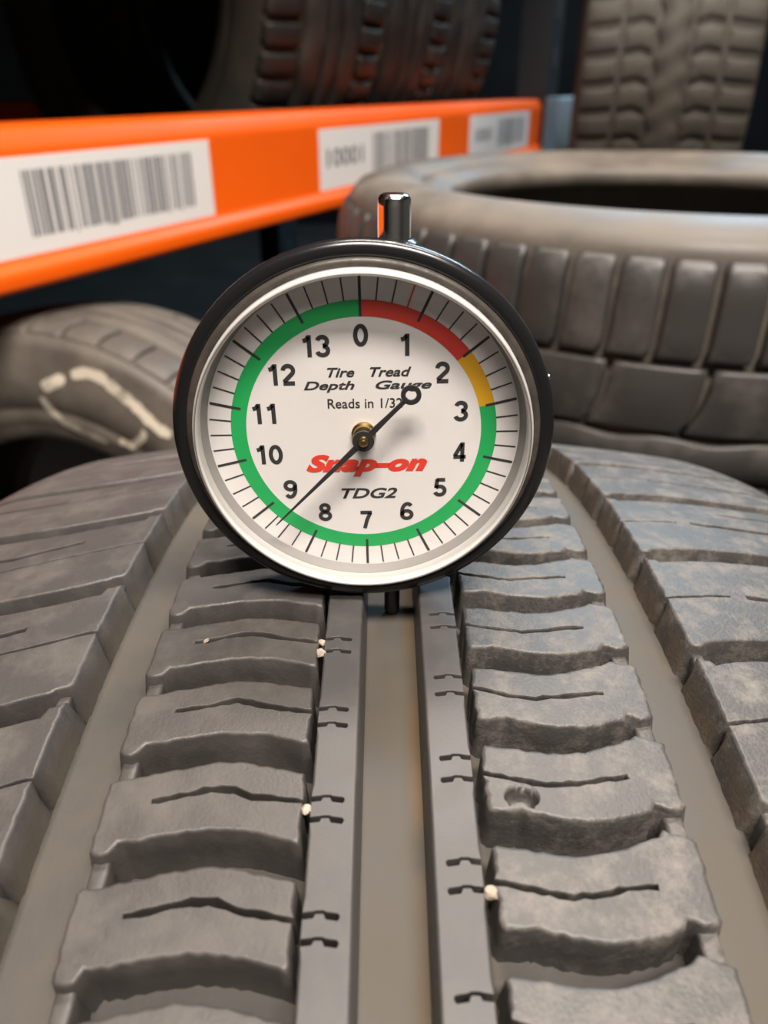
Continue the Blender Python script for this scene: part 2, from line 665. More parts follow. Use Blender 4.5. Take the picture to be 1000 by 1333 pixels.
fR = [(12.5, .35), (13.1, -.1), (16.6, 0), (17.1, .3), (17.6, -.1), (21, -.9), (24.5, -1.4), (28, -1.25), (31, -.8), (35, .3), (35.6, 1.5), (36.3, 1.2), (37.4, .6), (39.0, .9), (39.8, 1.6)]
bR = [(39.8, 11.6), (39.0, 12.2), (36.6, 12.7), (35.6, 13.1), (34.8, 12.3), (31, 10.9), (27.5, 9.8), (24, 9.3), (20, 9.6), (16, 10.2), (13, 10.5), (12.5, 10.1)]
sR = [(32.8, 5.6), (29, 5.1), (25.5, 4.4), (22, 4.0), (18, 4.6), (15, 5.2), (12.4, 5.8)]


def out_R(rnd):
    sp = [(x, s + rnd.uniform(-.15, .15)) for x, s in sR]
    lo = [(x, s - .3, 1) for x, s in sp]
    hi = [(x, s + .3, 1) for x, s in sp]
    # open at x = 12.4: walk f -> right -> back -> inner edge -> sipe
    return fR + bR + hi[::-1] + lo


def sh_side(base, sgn, pts):
    return [(x, base + v) for x, v in pts]


# shoulder blocks: (outward distance from the groove edge) -> offset along the tread
# left shoulder slants toward the camera, right shoulder away from it
def out_LS():
    P2 = 2 * PITCH
    front = [(-51.5, .6), (-52.3, -.1), (-54, -.5), (-54.6, -1.2), (-56, -1.5), (-60, -2.7), (-65, -3.9), (-70, -5.0), (-75, -5.8), (-85, -6.6), (-100, -7.0), (-112, -7.0), (-117, -7.0)]
    back = [(x, v + P2 - (3.6 if x > -54.3 else 4.9)) for x, v in front][::-1]
    back = [(-51.5 - .0, P2 - 1.2)] and back
    notch_o = slot([(-117, 9.2), (-105, 9.2), (-90, 9.4), (-78, 10.6), (-70, 13.6), (-65, 15.2)], 1.5, 1.1)   # open to the outside
    notch_i = slot([(-51.5, 13.2), (-55, 12.3), (-60, 10.8), (-66, 9.2), (-73, 7.2), (-80, 5.4), (-90, 4.4)], .5, .55)  # open to the groove
    # orientation: along front outward, outer edge up (with notch), back inward, inner edge down (with notch)
    return front + notch_o + back + notch_i[::-1]


def out_RS():
    P2 = 2 * PITCH
    front = [(50.8, .5), (51.6, -.3), (53, -.2), (53.6, .6), (55, 1.1), (60, 2.0), (66, 2.8), (75, 3.0), (85, 2.6), (100, 2.4), (112, 2.4), (117, 2.4)]
    back = [(x, v + P2 - (3.2 if x < 53.3 else 5.0)) for x, v in front][::-1]
    ni = [(50.8, 13.2), (55, 14.0), (60, 14.9), (63.7, 15.3)]
    wi = [.5, .5, .5, .6]
    no = [(117, 14.0), (100, 14.1), (85, 14.4), (72, 15.0), (67, 15.4)]
    notch_i = [(x, s - .5 * w, 1) for (x, s), w in zip(ni, wi)] + [(x, s + .5 * w, 1) for (x, s), w in list(zip(ni, wi))[::-1]]
    notch_o = slot(no, 2.0, 1.2)
    n2 = slot([(117, 22.0), (100, 22.0), (88, 22.3), (76, 22.6)], .9, .6)
    return front + notch_o + n2 + back + notch_i[::-1]


def drL(x, s, nx, ns):
    return 0.25 + (1.0 * max(0, -nx) if x < -36 else 0) + (0.5 * max(0, -ns))


def drR(x, s, nx, ns):
    return 0.25 + (1.0 * max(0, nx) if x > 36 else 0) + (0.4 * max(0, -ns))


def drLS(x, s, nx, ns):
    return 0.12 + (2.0 * max(0, nx) if x > -52.4 and nx > .75 else 0) + (0.5 * max(0, -ns) if s < 2 else 0)


def drRS(x, s, nx, ns):
    return 0.12 + (2.0 * max(0, -nx) if x < 51.7 and nx < -.75 else 0) + (0.5 * max(0, -ns) if s < 4 else 0)


def with_tie(piece, rect, low):
    """the low rubber bridge that ties a block to its neighbour at the groove end of the slot"""
    x0, x1, s0, s1 = rect
    cr = Crown(CR.R - low, CR.crown, CR.xs, CR.rs)
    v, f, c = tread_piece(cr, [(x0, s0), (x1, s0), (x1, s1), (x0, s1)], DEP + 2.4 - low, .5, None, .08, 1.2, 5, 0)
    n = len(piece[0])
    return piece[0] + v, piece[1] + [tuple(i + n for i in q) for q in f], piece[2]


def block_row(kind, base, count, vis, outf, draft, mat, jit, step, name, tie=None, dent_at=None, inset=.55, worn=.12):
    P = 2 * PI * R0 / count
    protos = {}
    stuff = []
    lim = 0.75                                                  # radians either side of the crest kept as single blocks
    for k in range(-count // 2, count // 2):
        s0 = base + k * P
        a = s0 / R0
        if abs(a) > lim:
            stuff.append(a)
            continue
        key = k if vis[0] <= s0 <= vis[1] else 'far%d' % (k % 2)
        dent = dent_at[1] if dent_at and abs(s0 - dent_at[0]) < P * .4 else None
        if key not in protos:
            rnd = random.Random(hash((kind, str(key))) % 9999 if False else (sum(map(ord, kind)) * 31 + (k + 200) * 7))
            v, f, cp = tread_piece(CR, outf(rnd), DEP + 2.4, inset, draft, jit, step, seed=(k % 97) + 3 * len(kind), inner=2.6, dent=dent, worn=worn)
            v, f, cp = with_tie((v, f, cp), *tie)
            protos[key] = mesh(name + '_mesh', v, f)
            protos[key].materials.append(M[mat])
            sharp(protos[key], 60)
            cap_normals(protos[key], CR, cp)
        o = link(name, protos[key], None, T0, False)
        o.rotation_euler = (-a, 0, 0)
    v, f, cp = tread_piece(CR, outf(random.Random(1)), DEP + .8, inset, draft, 0, 4.0, seed=1, inner=0)
    o = link('tread_block_band', pieces_joined(name + '_band', (v, f, cp), stuff), mat, T0)
    o['kind'] = 'stuff'


block_row('blockL', -57.2, NP, (-90, 70), out_L, drL, 'tread', .22, 1.1, 'tread_block', ((-39.8, -37.3, -4.9, .8), 2.0))
block_row('blockR', -51.8, NP, (-90, 70), out_R, drR, 'tread_dusty', .24, 1.1, 'tread_block', ((36.9, 39.6, -3.5, 2.0), 2.0), dent_at=(-51.8, (17.4, 2.2, 2.6, 1.9, 3.4)), inset=.7, worn=.25)
block_row('shoulderL', 2.0, NP // 2, (-90, 130), lambda r: out_LS(), drLS, 'shoulder_l', .16, 1.4, 'shoulder_block', ((-54.2, -52.0, -4.2, .6), 2.2))
block_row('shoulderR', 11.6, NP // 2, (-90, 130), lambda r: out_RS(), drRS, 'shoulder_r', .16, 1.4, 'shoulder_block', ((51.3, 53.4, -3.8, .6), 2.2))


def rib_mesh(name, xi, xo, sp, base):
    """one pitch of a centre rib with its two blind sipes, repeated round the tyre"""
    sg = 1 if xo > 0 else -1
    xt = xo - sg * 4.5

    def zig(s0):
        xs = [xo, xo - sg * 1.3, xo - sg * 1.6, xo - sg * 2.6, xo - sg * 2.9, xt + sg * .2, xt]
        c = [0, .15, .45, .45, .05, -.15, -.1]
        w = [.75, .75, .35, .35, .8, .8, .3]
        a = [(x, s0 + q - .5 * z, 1) for x, q, z in zip(xs, c, w)]
        b_ = [(x, s0 + q + .5 * z, 1) for x, q, z in zip(xs, c, w)]
        return a + b_[::-1]
    o = [(xi, PITCH), (xi, 0), (xo, 0)] + zig(sp[0]) + zig(sp[1]) + [(xo, PITCH)]
    v, f, cp = tread_piece(CR, o, DEP + .8, .4, lambda x, s, nx, ns: .1 + (.7 if nx * sg < -.8 and abs(x - xi) < .5 else 0), 0, 1.9, 2, 0, ends=(0, PITCH))
    return pieces_joined(name, (v, f, cp), [(base + k * PITCH) / R0 for k in range(NP)], CR)


link('centre_rib', rib_mesh('centre_rib_left', -5.3, -11.4, (4.0, 7.0), -57.2), 'rib', T0)
link('centre_rib', rib_mesh('centre_rib_right', 4.8, 10.9, (4.0, 7.5), -66.4), 'rib', T0)


# ------------------------------------------------------------------ pebbles caught in the tread
def pebble(px, s, dep, size, label, seed, stretch=(1, 1, 1)):
    bm = bmesh.new()
    bmesh.ops.create_icosphere(bm, subdivisions=2, radius=1.0)
    for v in bm.verts:
        k = 1 + .35 * noise.noise(v.co * 1.3 + Vector((seed, 0, 0)))
        v.co = Vector((v.co.x * stretch[0], v.co.y * stretch[1], v.co.z * stretch[2])) * (k * size * MM)
    me = bpy.data.meshes.new('pebble')
    bm.to_mesh(me)
    bm.free()
    o = link('pebble', me, 'stone', None, False)
    x, y, z = CR.p(px, s, dep)
    o.location = (x * MM, y * MM, z * MM + tyre_z)
    o.rotation_euler = (seed, seed * 2, seed * 3)
    tag(o, label, 'pebble')


pebble(-12.0, -22.6, .5, .85, 'pale pebble wedged beside a rib, the one closest to the gauge', 1.3, (.7, .9, 1.4))
pebble(-12.0, -19.3, 1.2, .7, 'smaller pale chip right next to the pebble closest to the gauge', 2.2, (.7, .8, 1.3))
pebble(-11.9, -51.6, .2, .75, 'whitish pebble between rib and clean blocks, well away from the gauge', 3.7, (.9, .9, 1.2))
pebble(11.7, -62.6, .2, .8, 'beige round pebble stuck between rib and dusty blocks', 4.4, (1, 1, 1.1))
pebble(-31.6, -19.4, .1, .55, 'tiny pinkish grit lodged in the thin sipe of a block', 5.1, (1.5, .6, .8))

# ------------------------------------------------------------------ tread depth gauge
GX, GZ = -4.8, 30.9                 # dial centre
G = thing('tread_depth_gauge', 'round dial tread depth gauge with black case and chrome plunger button', 'gauge', Matrix.Translation((0, 0, CREST)))
gc = (GX, 0, GZ)
link('case', sharp(lathe('gauge_case', [(-4.0, 27.4), (-7.8, 27.9), (-8.5, 28.2), (-8.75, 28.6), (-8.75, 29.5), (-8.5, 30.2), (-7.8, 30.6), (-6.6, 30.65), (-4.0, 30.2), (-1.0, 29.5), (1.6, 28.8), (2.9, 27.8), (3.4, 26.0), (3.5, 0.0)], 160, 'Y', False, gc, False), 50), 'case', G)
link('case_floor', lathe('gauge_case_floor', [(-3.9, 0.0), (-3.9, 27.8), (-3.2, 27.8)], 96, 'Y', False, gc), 'case', G)
bz = link('bezel', sharp(lathe('gauge_bezel', [(-6.3, 28.3), (-8.7, 28.3), (-9.1, 28.0), (-9.25, 27.5), (-9.15, 27.1), (-8.9, 27.0), (-6.3, 27.0)], 160, 'Y', True, gc), 60), 'bezel', G)
cw = link('crystal_rim', sharp(lathe('gauge_crystal_rim', [(-8.4, 27.0), (-10.5, 26.95), (-11.1, 26.75), (-11.25, 26.45), (-11.1, 26.2), (-10.5, 26.1), (-9.0, 26.15), (-7.85, 26.25), (-7.8, 27.0)], 160, 'Y', True, gc), 60), 'rim', G)
link('seam_line', lathe('gauge_rim_seam', [(-11.18, 26.62), (-11.32, 26.48), (-11.2, 26.36)], 128, 'Y', True, gc), 'seam', cw)
link('crystal', lathe('gauge_crystal', [(-10.75, 0.0), (-10.75, 12), (-10.72, 22), (-10.65, 26.12)], 96, 'Y', False, gc, False), 'crystal', G)

# dial card
DY = -6.2                            # front of the card
TILT = math.radians(-0.9)
dial = link('dial_face', lathe('gauge_dial', [(DY, 0.0), (DY, 26.6), (DY + .8, 26.6), (DY + .8, 0)], 128, 'Y', False, gc), 'dial', G, False)


def polar(r, deg):
    a = math.radians(deg) + TILT
    return GX + r * math.sin(a), GZ + r * math.cos(a)


def sector(name, r0, r1, d0, d1, mat, y=DY - .03, parent=dial):
    n = max(1, int(abs(d1 - d0) / 2.5))
    V, Fc = [], []
    for i in range(n + 1):
        d = d0 + (d1 - d0) * i / n
        for r in (r0, r1):
            x, z = polar(r, d)
            V.append((x, y, z))
    for i in range(n):
        Fc.append((2 * i, 2 * i + 1, 2 * i + 3, 2 * i + 2))
    me = bpy.data.meshes.new(name)
    me.from_pydata([(a * MM, b * MM, c * MM) for a, b, c in V], [], Fc)
    return link(name, me, mat, parent, False)


DIV = 360.0 / 14
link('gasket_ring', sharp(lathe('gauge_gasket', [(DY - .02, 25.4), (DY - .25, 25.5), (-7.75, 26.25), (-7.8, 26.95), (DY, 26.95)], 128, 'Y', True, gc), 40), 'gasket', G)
sector('red_arc', 19.15, 21.65, 0, 2 * DIV, 'red')
sector('yellow_arc', 19.15, 21.65, 2 * DIV, 3 * DIV, 'yellow')
sector('green_arc', 19.15, 21.65, 3 * DIV, 360, 'green')
for k in range(56):
    big = k % 4 == 0
    d = k * DIV / 4
    r0, r1, w = (20.2, 25.2, .22) if big else (21.6, 25.1, .12)
    if k == 0:
        r0 = 19.15
    c = []
    a = math.radians(d) + TILT
    for r in (r0, r1):
        for sgn in (-1, 1):
            c.append(((GX + r * math.sin(a) + sgn * w * math.cos(a)) * MM, (DY - .05) * MM, (GZ + r * math.cos(a) - sgn * w * math.sin(a)) * MM))
    me = bpy.data.meshes.new('tick_mark')
    me.from_pydata(c, [], [(0, 1, 3, 2)])
    link('tick_mark', me, 'red' if k == 3 else 'ink', dial, False)


def text_mesh(body, size, bold=0.0, shear=0.0, xscale=1.0, spacing=1.0):
    cu = bpy.data.curves.new('text', 'FONT')
    cu.body = body
    cu.size = 1.0
    cu.offset = bold
    cu.shear = shear
    cu.space_character = spacing
    cu.align_x = 'CENTER'
    cu.align_y = 'CENTER'
    cu.resolution_u = 4
    o = bpy.data.objects.new('text', cu)
    COL.objects.link(o)
    bpy.context.view_layer.update()
    me = bpy.data.meshes.new_from_object(o.evaluated_get(bpy.context.evaluated_depsgraph_get()))
    bpy.data.objects.remove(o)
    bpy.data.curves.remove(cu)
    xs = [v.co.x for v in me.vertices]
    ys = [v.co.y for v in me.vertices]
    cx, cy = (min(xs) + max(xs)) / 2, (min(ys) + max(ys)) / 2
    w, h = max(xs) - min(xs), max(ys) - min(ys)
    for v in me.vertices:
        v.co = Vector(((v.co.x - cx) / w, (v.co.y - cy) / h, 0))
    return me


def dial_text(name, body, x, z, w, h, mat, bold=0.0, shear=0.0, y=DY - .05, spacing=1.0):
    """a line of print on the card, centred x, z mm from the dial centre, w by h mm"""
    me = text_mesh(body, h, bold, shear, 1, spacing)
    for v in me.vertices:
        px, pz = v.co.x * w + x, v.co.y * h + z
        c, s = math.cos(TILT), math.sin(TILT)
        v.co = Vector(((GX + px * c + pz * s) * MM, y * MM, (GZ - px * s + pz * c) * MM))
    return link(name, me, mat, dial, False)


def arc(cx, cy, rx, ry, a0, a1):
    n = max(4, int(abs(a1 - a0) / 12))
    return [(cx + rx * math.cos(math.radians(a0 + (a1 - a0) * i / n)), cy + ry * math.sin(math.radians(a0 + (a1 - a0) * i / n))) for i in range(n + 1)]


six = [arc(.33, .30, .24, .215, 0, 360), arc(.36, .46, .27, .455, 48, 205)]
DIGITS = {'0': [arc(.33, .5, .24, .415, 0, 360)],
          '1': [[(.40, 0), (.40, 1.0)], [(.12, .745), (.26, .78), (.37, .92)]],
          '2': [arc(.32, .69, .235, .225, 175, -35) + [(.11, .16)], [(.07, .085), (.60, .085)]],
          '3': [arc(.31, .715, .22, .20, 165, -85), arc(.31, .295, .245, .21, 85, -165)],
          '4': [[(.45, 0), (.45, 1.0)], [(.42, .93), (.09, .30)], [(.03, .25), (.62, .25)]],
          '5': [[(.57, .915), (.15, .915)], [(.19, .95), (.13, .47)], arc(.31, .32, .245, .235, 140, -158)],
          '6': six, '7': [[(.05, .915), (.62, .915)], [(.55, .90), (.38, .52), (.25, 0)]],
          '8': [arc(.33, .735, .195, .18, 0, 360), arc(.33, .29, .24, .205, 0, 360)],
          '9': [[(.66 - x, 1 - y) for x, y in st] for st in six]}


def numeral(txt, x, z, h, th=.195):
    """bold grotesque figures drawn as thick strokes, centred at x, z"""
    V, Fc = [], []
    adv = .68
    x0 = -(adv * len(txt)) / 2 - (.04 if txt == '1' else 0)
    for i, ch in enumerate(txt):
        for st in DIGITS[ch]:
            loop = math.hypot(st[0][0] - st[-1][0], st[0][1] - st[-1][1]) < 1e-6
            m_ = len(st)
            base = len(V)
            for j, q in enumerate(st):
                a_ = st[j - 1] if j else (st[-2] if loop else q)
                b_ = st[j + 1] if j < m_ - 1 else (st[1] if loop else q)
                d = Vector((b_[0] - a_[0], b_[1] - a_[1])).normalized()
                for sg in (-1, 1):
                    px = (x0 + i * adv + q[0] - sg * d.y * th / 2) * h + x
                    pz = (q[1] - .5 + sg * d.x * th / 2) * h + z
                    c, s = math.cos(TILT), math.sin(TILT)
                    V.append(((GX + px * c + pz * s) * MM, (DY - .05) * MM, (GZ - px * s + pz * c) * MM))
            for j in range(m_ - 1):
                Fc.append((base + 2 * j, base + 2 * j + 1, base + 2 * j + 3, base + 2 * j + 2))
    me = bpy.data.meshes.new('numeral')
    me.from_pydata(V, [], Fc)
    return link('numeral', me, 'ink', dial, False)


for k in range(14):
    a = math.radians(k * DIV)
    numeral(str(k), 16.25 * math.sin(a), 16.25 * math.cos(a), 3.45)


def W2D(px, py):
    """photo pixel to a point on the plane of the dial, mm from its centre"""
    x, u = (px - 500) / 1000.0, (666.5 - py) / 1000.0
    P = math.radians(29)
    f, up = math.cos(P) + u * math.sin(P), -math.sin(P) + u * math.cos(P)
    t = (DY + 122.3) / f
    return -1.5 + t * x - GX, 80.5 + t * up - GZ


def print_px(name, body, x0, x1, y0, y1, mat, bold=0.0, shear=0.0, spacing=1.0):
    a, b_ = W2D(x0, y0), W2D(x1, y1)
    dial_text(name, body, (a[0] + b_[0]) / 2, (a[1] + b_[1]) / 2, abs(b_[0] - a[0]), abs(a[1] - b_[1]), mat, bold, shear, spacing=spacing)


print_px('print_line', 'Tire', 427, 463, 478, 490.5, 'ink', .022, .3)
print_px('print_line', 'Tread', 483, 537, 478, 490.5, 'ink', .022, .3)
print_px('print_line', 'Depth', 396, 463, 495.5, 510, 'ink', .022, .3)
print_px('print_line', 'Gauge', 490, 563, 495.5, 510, 'ink', .022, .3)
print_px('print_line', 'Reads in 1/32"', 427, 531, 518, 531, 'ink', .008, 0)
print_px('brand_print', 'Snap-on', 397, 555, 591, 620, 'logo', .06, .35, 1.06)
print_px('model_print', 'TDG2', 443, 516, 635, 648.5, 'ink', .024, .3)

# pivot, needle
pv = link('pivot', sharp(lathe('gauge_pivot', [(DY + .1, 0), (DY + .1, 2.0), (DY - .5, 2.0), (DY - .7, 1.7), (DY - 1.2, 1.6), (DY - 1.4, 1.05), (DY - 3.0, 1.05)], 40, 'Y', False, gc), 30), 'brass', G)
link('pivot_pin', sharp(lathe('gauge_pivot_pin', [(DY - 2.9, .95), (DY - 3.6, .95), (DY - 3.9, .8), (DY - 4.0, .55), (DY - 4.35, .45), (DY - 4.45, 0)], 32, 'Y', False, gc), 30), 'brass', pv)
NA = math.radians(224.0)
ny0, ny1 = DY - 3.05, DY - 3.4
na, nb = math.sin(NA), math.cos(NA)


def npt(l, w, y):
    return (GX + na * l + nb * w, y, GZ + nb * l - na * w)


V, Fc = [], []
prof = [(-9.6, .34), (-6, .36), (-2.0, .5), (0, .5), (2.0, .48), (7, .35), (14, .22), (20.6, .11), (21.6, .04)]
for l, w in prof:
    V += [npt(l, -w, ny1), npt(l, w, ny1), npt(l, w, ny0), npt(l, -w, ny0)]
for i in range(len(prof) - 1):
    a = 4 * i
    for j in range(4):
        Fc.append((a + j, a + (j + 1) % 4, a + 4 + (j + 1) % 4, a + 4 + j))
Fc += [(0, 1, 2, 3), tuple(4 * (len(prof) - 1) + i for i in (3, 2, 1, 0))]
nd = link('needle', mesh('gauge_needle', V, Fc), 'needle', G, False)
link('needle_hub', sharp(lathe('gauge_needle_hub', [(ny1 - .1, .9), (ny1 - .1, 1.75), (ny0, 1.75), (ny0, .9)], 40, 'Y', True, gc)), 'needle', nd)
ex, ez = npt(-10.8, 0, 0)[0], npt(-10.8, 0, 0)[2]
link('counterweight_ring', sharp(lathe('gauge_needle_ring', [(ny1 - .05, .85), (ny1 - .05, 1.6), (ny0, 1.6), (ny0, .85)], 36, 'Y', True, (ex, 0, ez))), 'needle', nd)

# plunger: chrome button above, black barrel and pin below
SY = -3.6
link('button', sharp(lathe('gauge_button', [(57.0, 2.45), (65.3, 2.45), (66.3, 2.4), (66.8, 2.15), (67.05, 1.7), (67.1, 0)], 48, 'Z', False, (0, SY, 0)), 60), 'chrome', G)
link('button_collar', sharp(lathe('gauge_button_collar', [(56.5, 3.6), (60.4, 3.5), (60.9, 2.9), (60.9, 2.3)], 48, 'Z', False, (0, SY, 0)), 40), 'case', G)
link('barrel', sharp(lathe('gauge_barrel', [(2.5, 2.3), (-.6, 2.3), (-1.0, 1.9), (-1.0, 0)], 40, 'Z', False, (0, SY, 0)), 40), 'barrel', G)
link('plunger_pin', sharp(lathe('gauge_plunger_pin', [(0, 1.45), (-6.2, 1.45), (-6.9, 1.1), (-6.95, 0)], 32, 'Z', False, (0, SY, 0)), 40), 'barrel', G)
link('side_screw', sharp(lathe('gauge_side_screw', [(23.0, .45), (24.5, .45), (24.65, .3), (24.65, 0)], 20, 'X', False, (0, -6.0, GZ + 9.5)), 40), 'chrome', G)


# ------------------------------------------------------------------ other tyres
def lug_protos(cr, rows, depth, key):
    out = []
    for r in rows:
        v, f, cp = tread_piece(cr, r['outline'], depth + 1, r.get('inset', 1.5), None, 0, r.get('step', 7), 1, 0)
        me = mesh('lug_' + key, v, f)
        out.append((me, r))
    return out


def make_tyre(label, matrix, cr, depth, xs, halfw, rb, mat, rows=(), ribs=(), lugmat=None, group=None, key='t', seg=128, arc=None, name='tyre'):
    t = thing(name, label, 'tyre', matrix, group)
    link('carcass', carc(cr, depth, xs, halfw, rb, key, seg), mat, t)
    for me, r in lugs(cr, rows, depth, key):
        if not me.materials:
            me.materials.append(M[lugmat or mat])
        n = r['count']
        for k in range(n):
            a = 2 * PI * k / n
            w = (a + PI) % (2 * PI) - PI
            if arc and not (arc[0] <= w <= arc[1]):
                continue
            o = link(r.get('name', 'tread_block'), me, None, t)
            o.rotation_euler = (-a, 0, 0)
    for rname, me in rib_list(cr, ribs, depth, key):
        link(rname, me, lugmat or mat, t)
    return t


CACHE = {}


def carc(cr, depth, xs, halfw, rb, key, seg):
    k = ('c', key)
    if k not in CACHE:
        CACHE[k] = lathe('carcass_' + key, carcass_profile(cr, depth, xs, halfw, rb), seg, 'X', True)
    me = CACHE[k]
    return me


def lugs(cr, rows, depth, key):
    k = ('l', key)
    if k not in CACHE:
        CACHE[k] = lug_protos(cr, rows, depth, key)
    return CACHE[k]


def rib_list(cr, ribs, depth, key):
    """continuous ribs with wavy edges: (x centre, half width, wave amplitude, waves round the tyre)"""
    k = ('r', key)
    if k not in CACHE:
        res = []
        for xc, hw, amp, waves in ribs:
            seg = 360
            V, Fc = [], []
            for i in range(seg):
                s = 2 * PI * cr.R * i / seg
                w = amp * math.sin(2 * PI * waves * i / seg)
                for x, d in ((xc - hw - .6, depth + 1), (xc - hw, 1.5), (xc - hw + 1.2, 0), (xc + hw - 1.2, 0), (xc + hw, 1.5), (xc + hw + .6, depth + 1)):
                    V.append(cr.p(x + w, s, d))
            for i in range(seg):
                j = (i + 1) % seg
                for q in range(5):
                    Fc.append((i * 6 + q, i * 6 + q + 1, j * 6 + q + 1, j * 6 + q))
            res.append(('tread_rib', mesh('rib_' + key, V, Fc)))
        CACHE[k] = res
    return CACHE[k]


def lying(x, y, ztop, halfw, rz=0.0):
    """axis vertical, local +X up; ztop is the height of the upper sidewall above the crest level, in mm"""
    return Matrix.Translation((x * MM, y * MM, CREST + (ztop - halfw) * MM)) @ Matrix.Rotation(rz, 4, 'Z') @ Matrix.Rotation(-PI / 2, 4, 'Y')


# big tyre lying flat behind the measured one, on two more
CB = Crown(320, 900, 100, 40)
PB = 2 * PI * 320 / 68
shoulder_b = [(62, 3), (68, 1.4), (90, 0.6), (104, 0.4), (118, 0), (118, PB - 5), (104, PB - 4.2), (90, PB - 3.8), (68, PB - 3), (62, PB - 1)]
mid_b = [(17, 6), (24, 2), (36, -2), (48, -3.5), (58, -4), (58, 2 * PB - 9), (48, 2 * PB - 8), (36, 2 * PB - 5.5), (24, 2 * PB - .5), (17, 2 * PB + 4)]
rows_b = [dict(outline=shoulder_b, count=68, name='shoulder_block', inset=2.5),
          dict(outline=mid_b, count=34, inset=2.0),
          dict(outline=[(-x, s) for x, s in mid_b], count=34, inset=2.0),
          dict(outline=[(-x, s) for x, s in shoulder_b], count=68, name='shoulder_block', inset=2.5)]
ribs_b = [(0, 12.5, 1.6, 34)]
BX, BY = 272, 619
make_tyre('big tyre lying flat on the stack right behind the gauge', lying(BX, BY, 14, 138), CB, 8, 112, 138, 212, 'old', rows_b, ribs_b, 'old_block', key='big', seg=160)
CS = Crown(315, 800, 84, 40)
CS2 = Crown(290, 800, 78, 40)
make_tyre('tyre lying under the big flat tyre behind the gauge', lying(BX + 30, BY + 22, -263, 90), CS2, 7, 82, 90, 190, 'old_dark', key='small', seg=96)
make_tyre('bottom tyre of the stack behind the gauge, flat on the floor', lying(BX + 30, BY + 22, -443, 88.5), CS2, 7, 80, 88.5, 190, 'old_dark', key='small2', seg=96)

# muddy tyre standing on its tread at the far right, on two lying ones
CM = Crown(320, 700, 92, 35)
PM = 2 * PI * 320 / 60
rows_m = [dict(outline=[(sg * 66, 4), (sg * 80, 2), (sg * 108, 0), (sg * 108, PM - 9), (sg * 80, PM - 8), (sg * 66, PM - 5)], count=60, name='shoulder_block', inset=3) for sg in (-1, 1)]
rows_m += [dict(outline=[(sg * 24, 0), (sg * 40, 6), (sg * 60, 2), (sg * 60, PM - 6), (sg * 40, PM - 2), (sg * 24, PM - 7)], count=60, inset=3) for sg in (-1, 1)]
ribs_m = [(0, 18, 3, 60)]
MX, MY = 428, 1315
make_tyre('muddy brown tyre standing upright behind the flat tyre', Matrix.Translation((MX * MM, MY * MM, CREST + 0.085)) @ Matrix.Rotation(math.radians(-12), 4, 'Z'),
          CM, 4.5, 102, 114, 205, 'old_mud', rows_m, ribs_m, None, key='mud', seg=128)
make_tyre('lying tyre that carries the muddy upright tyre', lying(MX + 20, MY + 20, -235, 98), CS, 7, 90, 98, 205, 'old_dark', key='small3', seg=96)
make_tyre('lying tyre on the floor below the muddy upright tyre', lying(MX + 20, MY + 20, -431, 94.5), CS, 7, 86, 94.5, 205, 'old_dark', key='small4', seg=96)

# ------------------------------------------------------------------ the orange rack
AZ = math.radians(25.4)
RS = 1.15                            # the rack and the truck tyres in it are drawn at this size
BM = Matrix.Translation((-0.2948, 0.5275, CREST - 0.0121)) @ Matrix.Rotation(PI / 2 - AZ, 4, 'Z') @ Matrix.Scale(RS, 4)     # local x runs along the beam, -y is its face
S0, S1 = -620, 1365
beam = thing('rack_rail', 'orange steel rack beam with white barcode labels on its face', 'rack rail', BM)


def strip(name, prof, x0, x1, mat, parent):
    """a profile in (y, z) extruded along the beam"""
    n = len(prof)
    V = [(x, y, z) for x in (x0, x1) for y, z in prof]
    Fc = [(i, (i + 1) % n, n + (i + 1) % n, n + i) for i in range(n)] + [tuple(range(n)), tuple(range(2 * n - 1, n - 1, -1))]
    me = mesh(name, V, Fc)
    bm = bmesh.new()
    bm.from_mesh(me)
    long_e = [e for e in bm.edges if abs(e.verts[0].co.x - e.verts[1].co.x) > .1]
    bmesh.ops.bevel(bm, geom=long_e, offset=2.2 * MM, segments=3, affect='EDGES', profile=0.5)
    bm.to_mesh(me)
    bm.free()
    return link(name, sharp(me, 50), mat, parent)


strip('beam_body', [(16, 57), (9, 55), (3.4, 43), (3, 38), (3, -27), (0, -31), (-3.5, -35), (-3.5, -46), (3, -49), (72, -49), (72, 45), (66, 57)], S0, S1, 'orange', beam)
rb_m = BM @ Matrix.Translation((0, 0.679, 0))
beam2 = thing('rack_rail', 'rear orange rack beam behind the shelf tyres', 'rack rail', rb_m)
strip('beam_body', [(0, 57), (0, -49), (45, -49), (45, 57)], S0, S1, 'orange', beam2)


def label_sticker(x0, x1, bc0, bc1, txt, zt=38.3, zb=-26.0, bz0=-14.5, bz1=29.5, seed=1):
    me = boxes('label_sticker', [(x0, x1, 2.55, 3.2, zb, zt)])
    st = link('label_sticker', me, 'sticker', beam, False)
    rnd = random.Random(seed)
    x = bc0
    lst = []
    while x < bc1 - 3:
        w = rnd.choice((1.6, 1.6, 3.2, 4.8))
        lst.append((x, min(bc1, x + w), 2.47, 2.56, bz0 + (0 if rnd.random() > .25 else -2), bz1))
        x += w + rnd.choice((1.6, 1.6, 3.2))
    link('barcode', boxes('barcode', lst), 'ink_grey', st, False)
    if txt:
        me = text_mesh(txt[0], 20, .02, 0)
        for v in me.vertices:
            v.co = Vector(((txt[1] + (v.co.x + .5) * (txt[2] - txt[1])) * MM, 2.5 * MM, (txt[3] + (v.co.y + .5) * (txt[4] - txt[3])) * MM))
        link('label_digits', me, 'ink_grey', st, False)
    return st


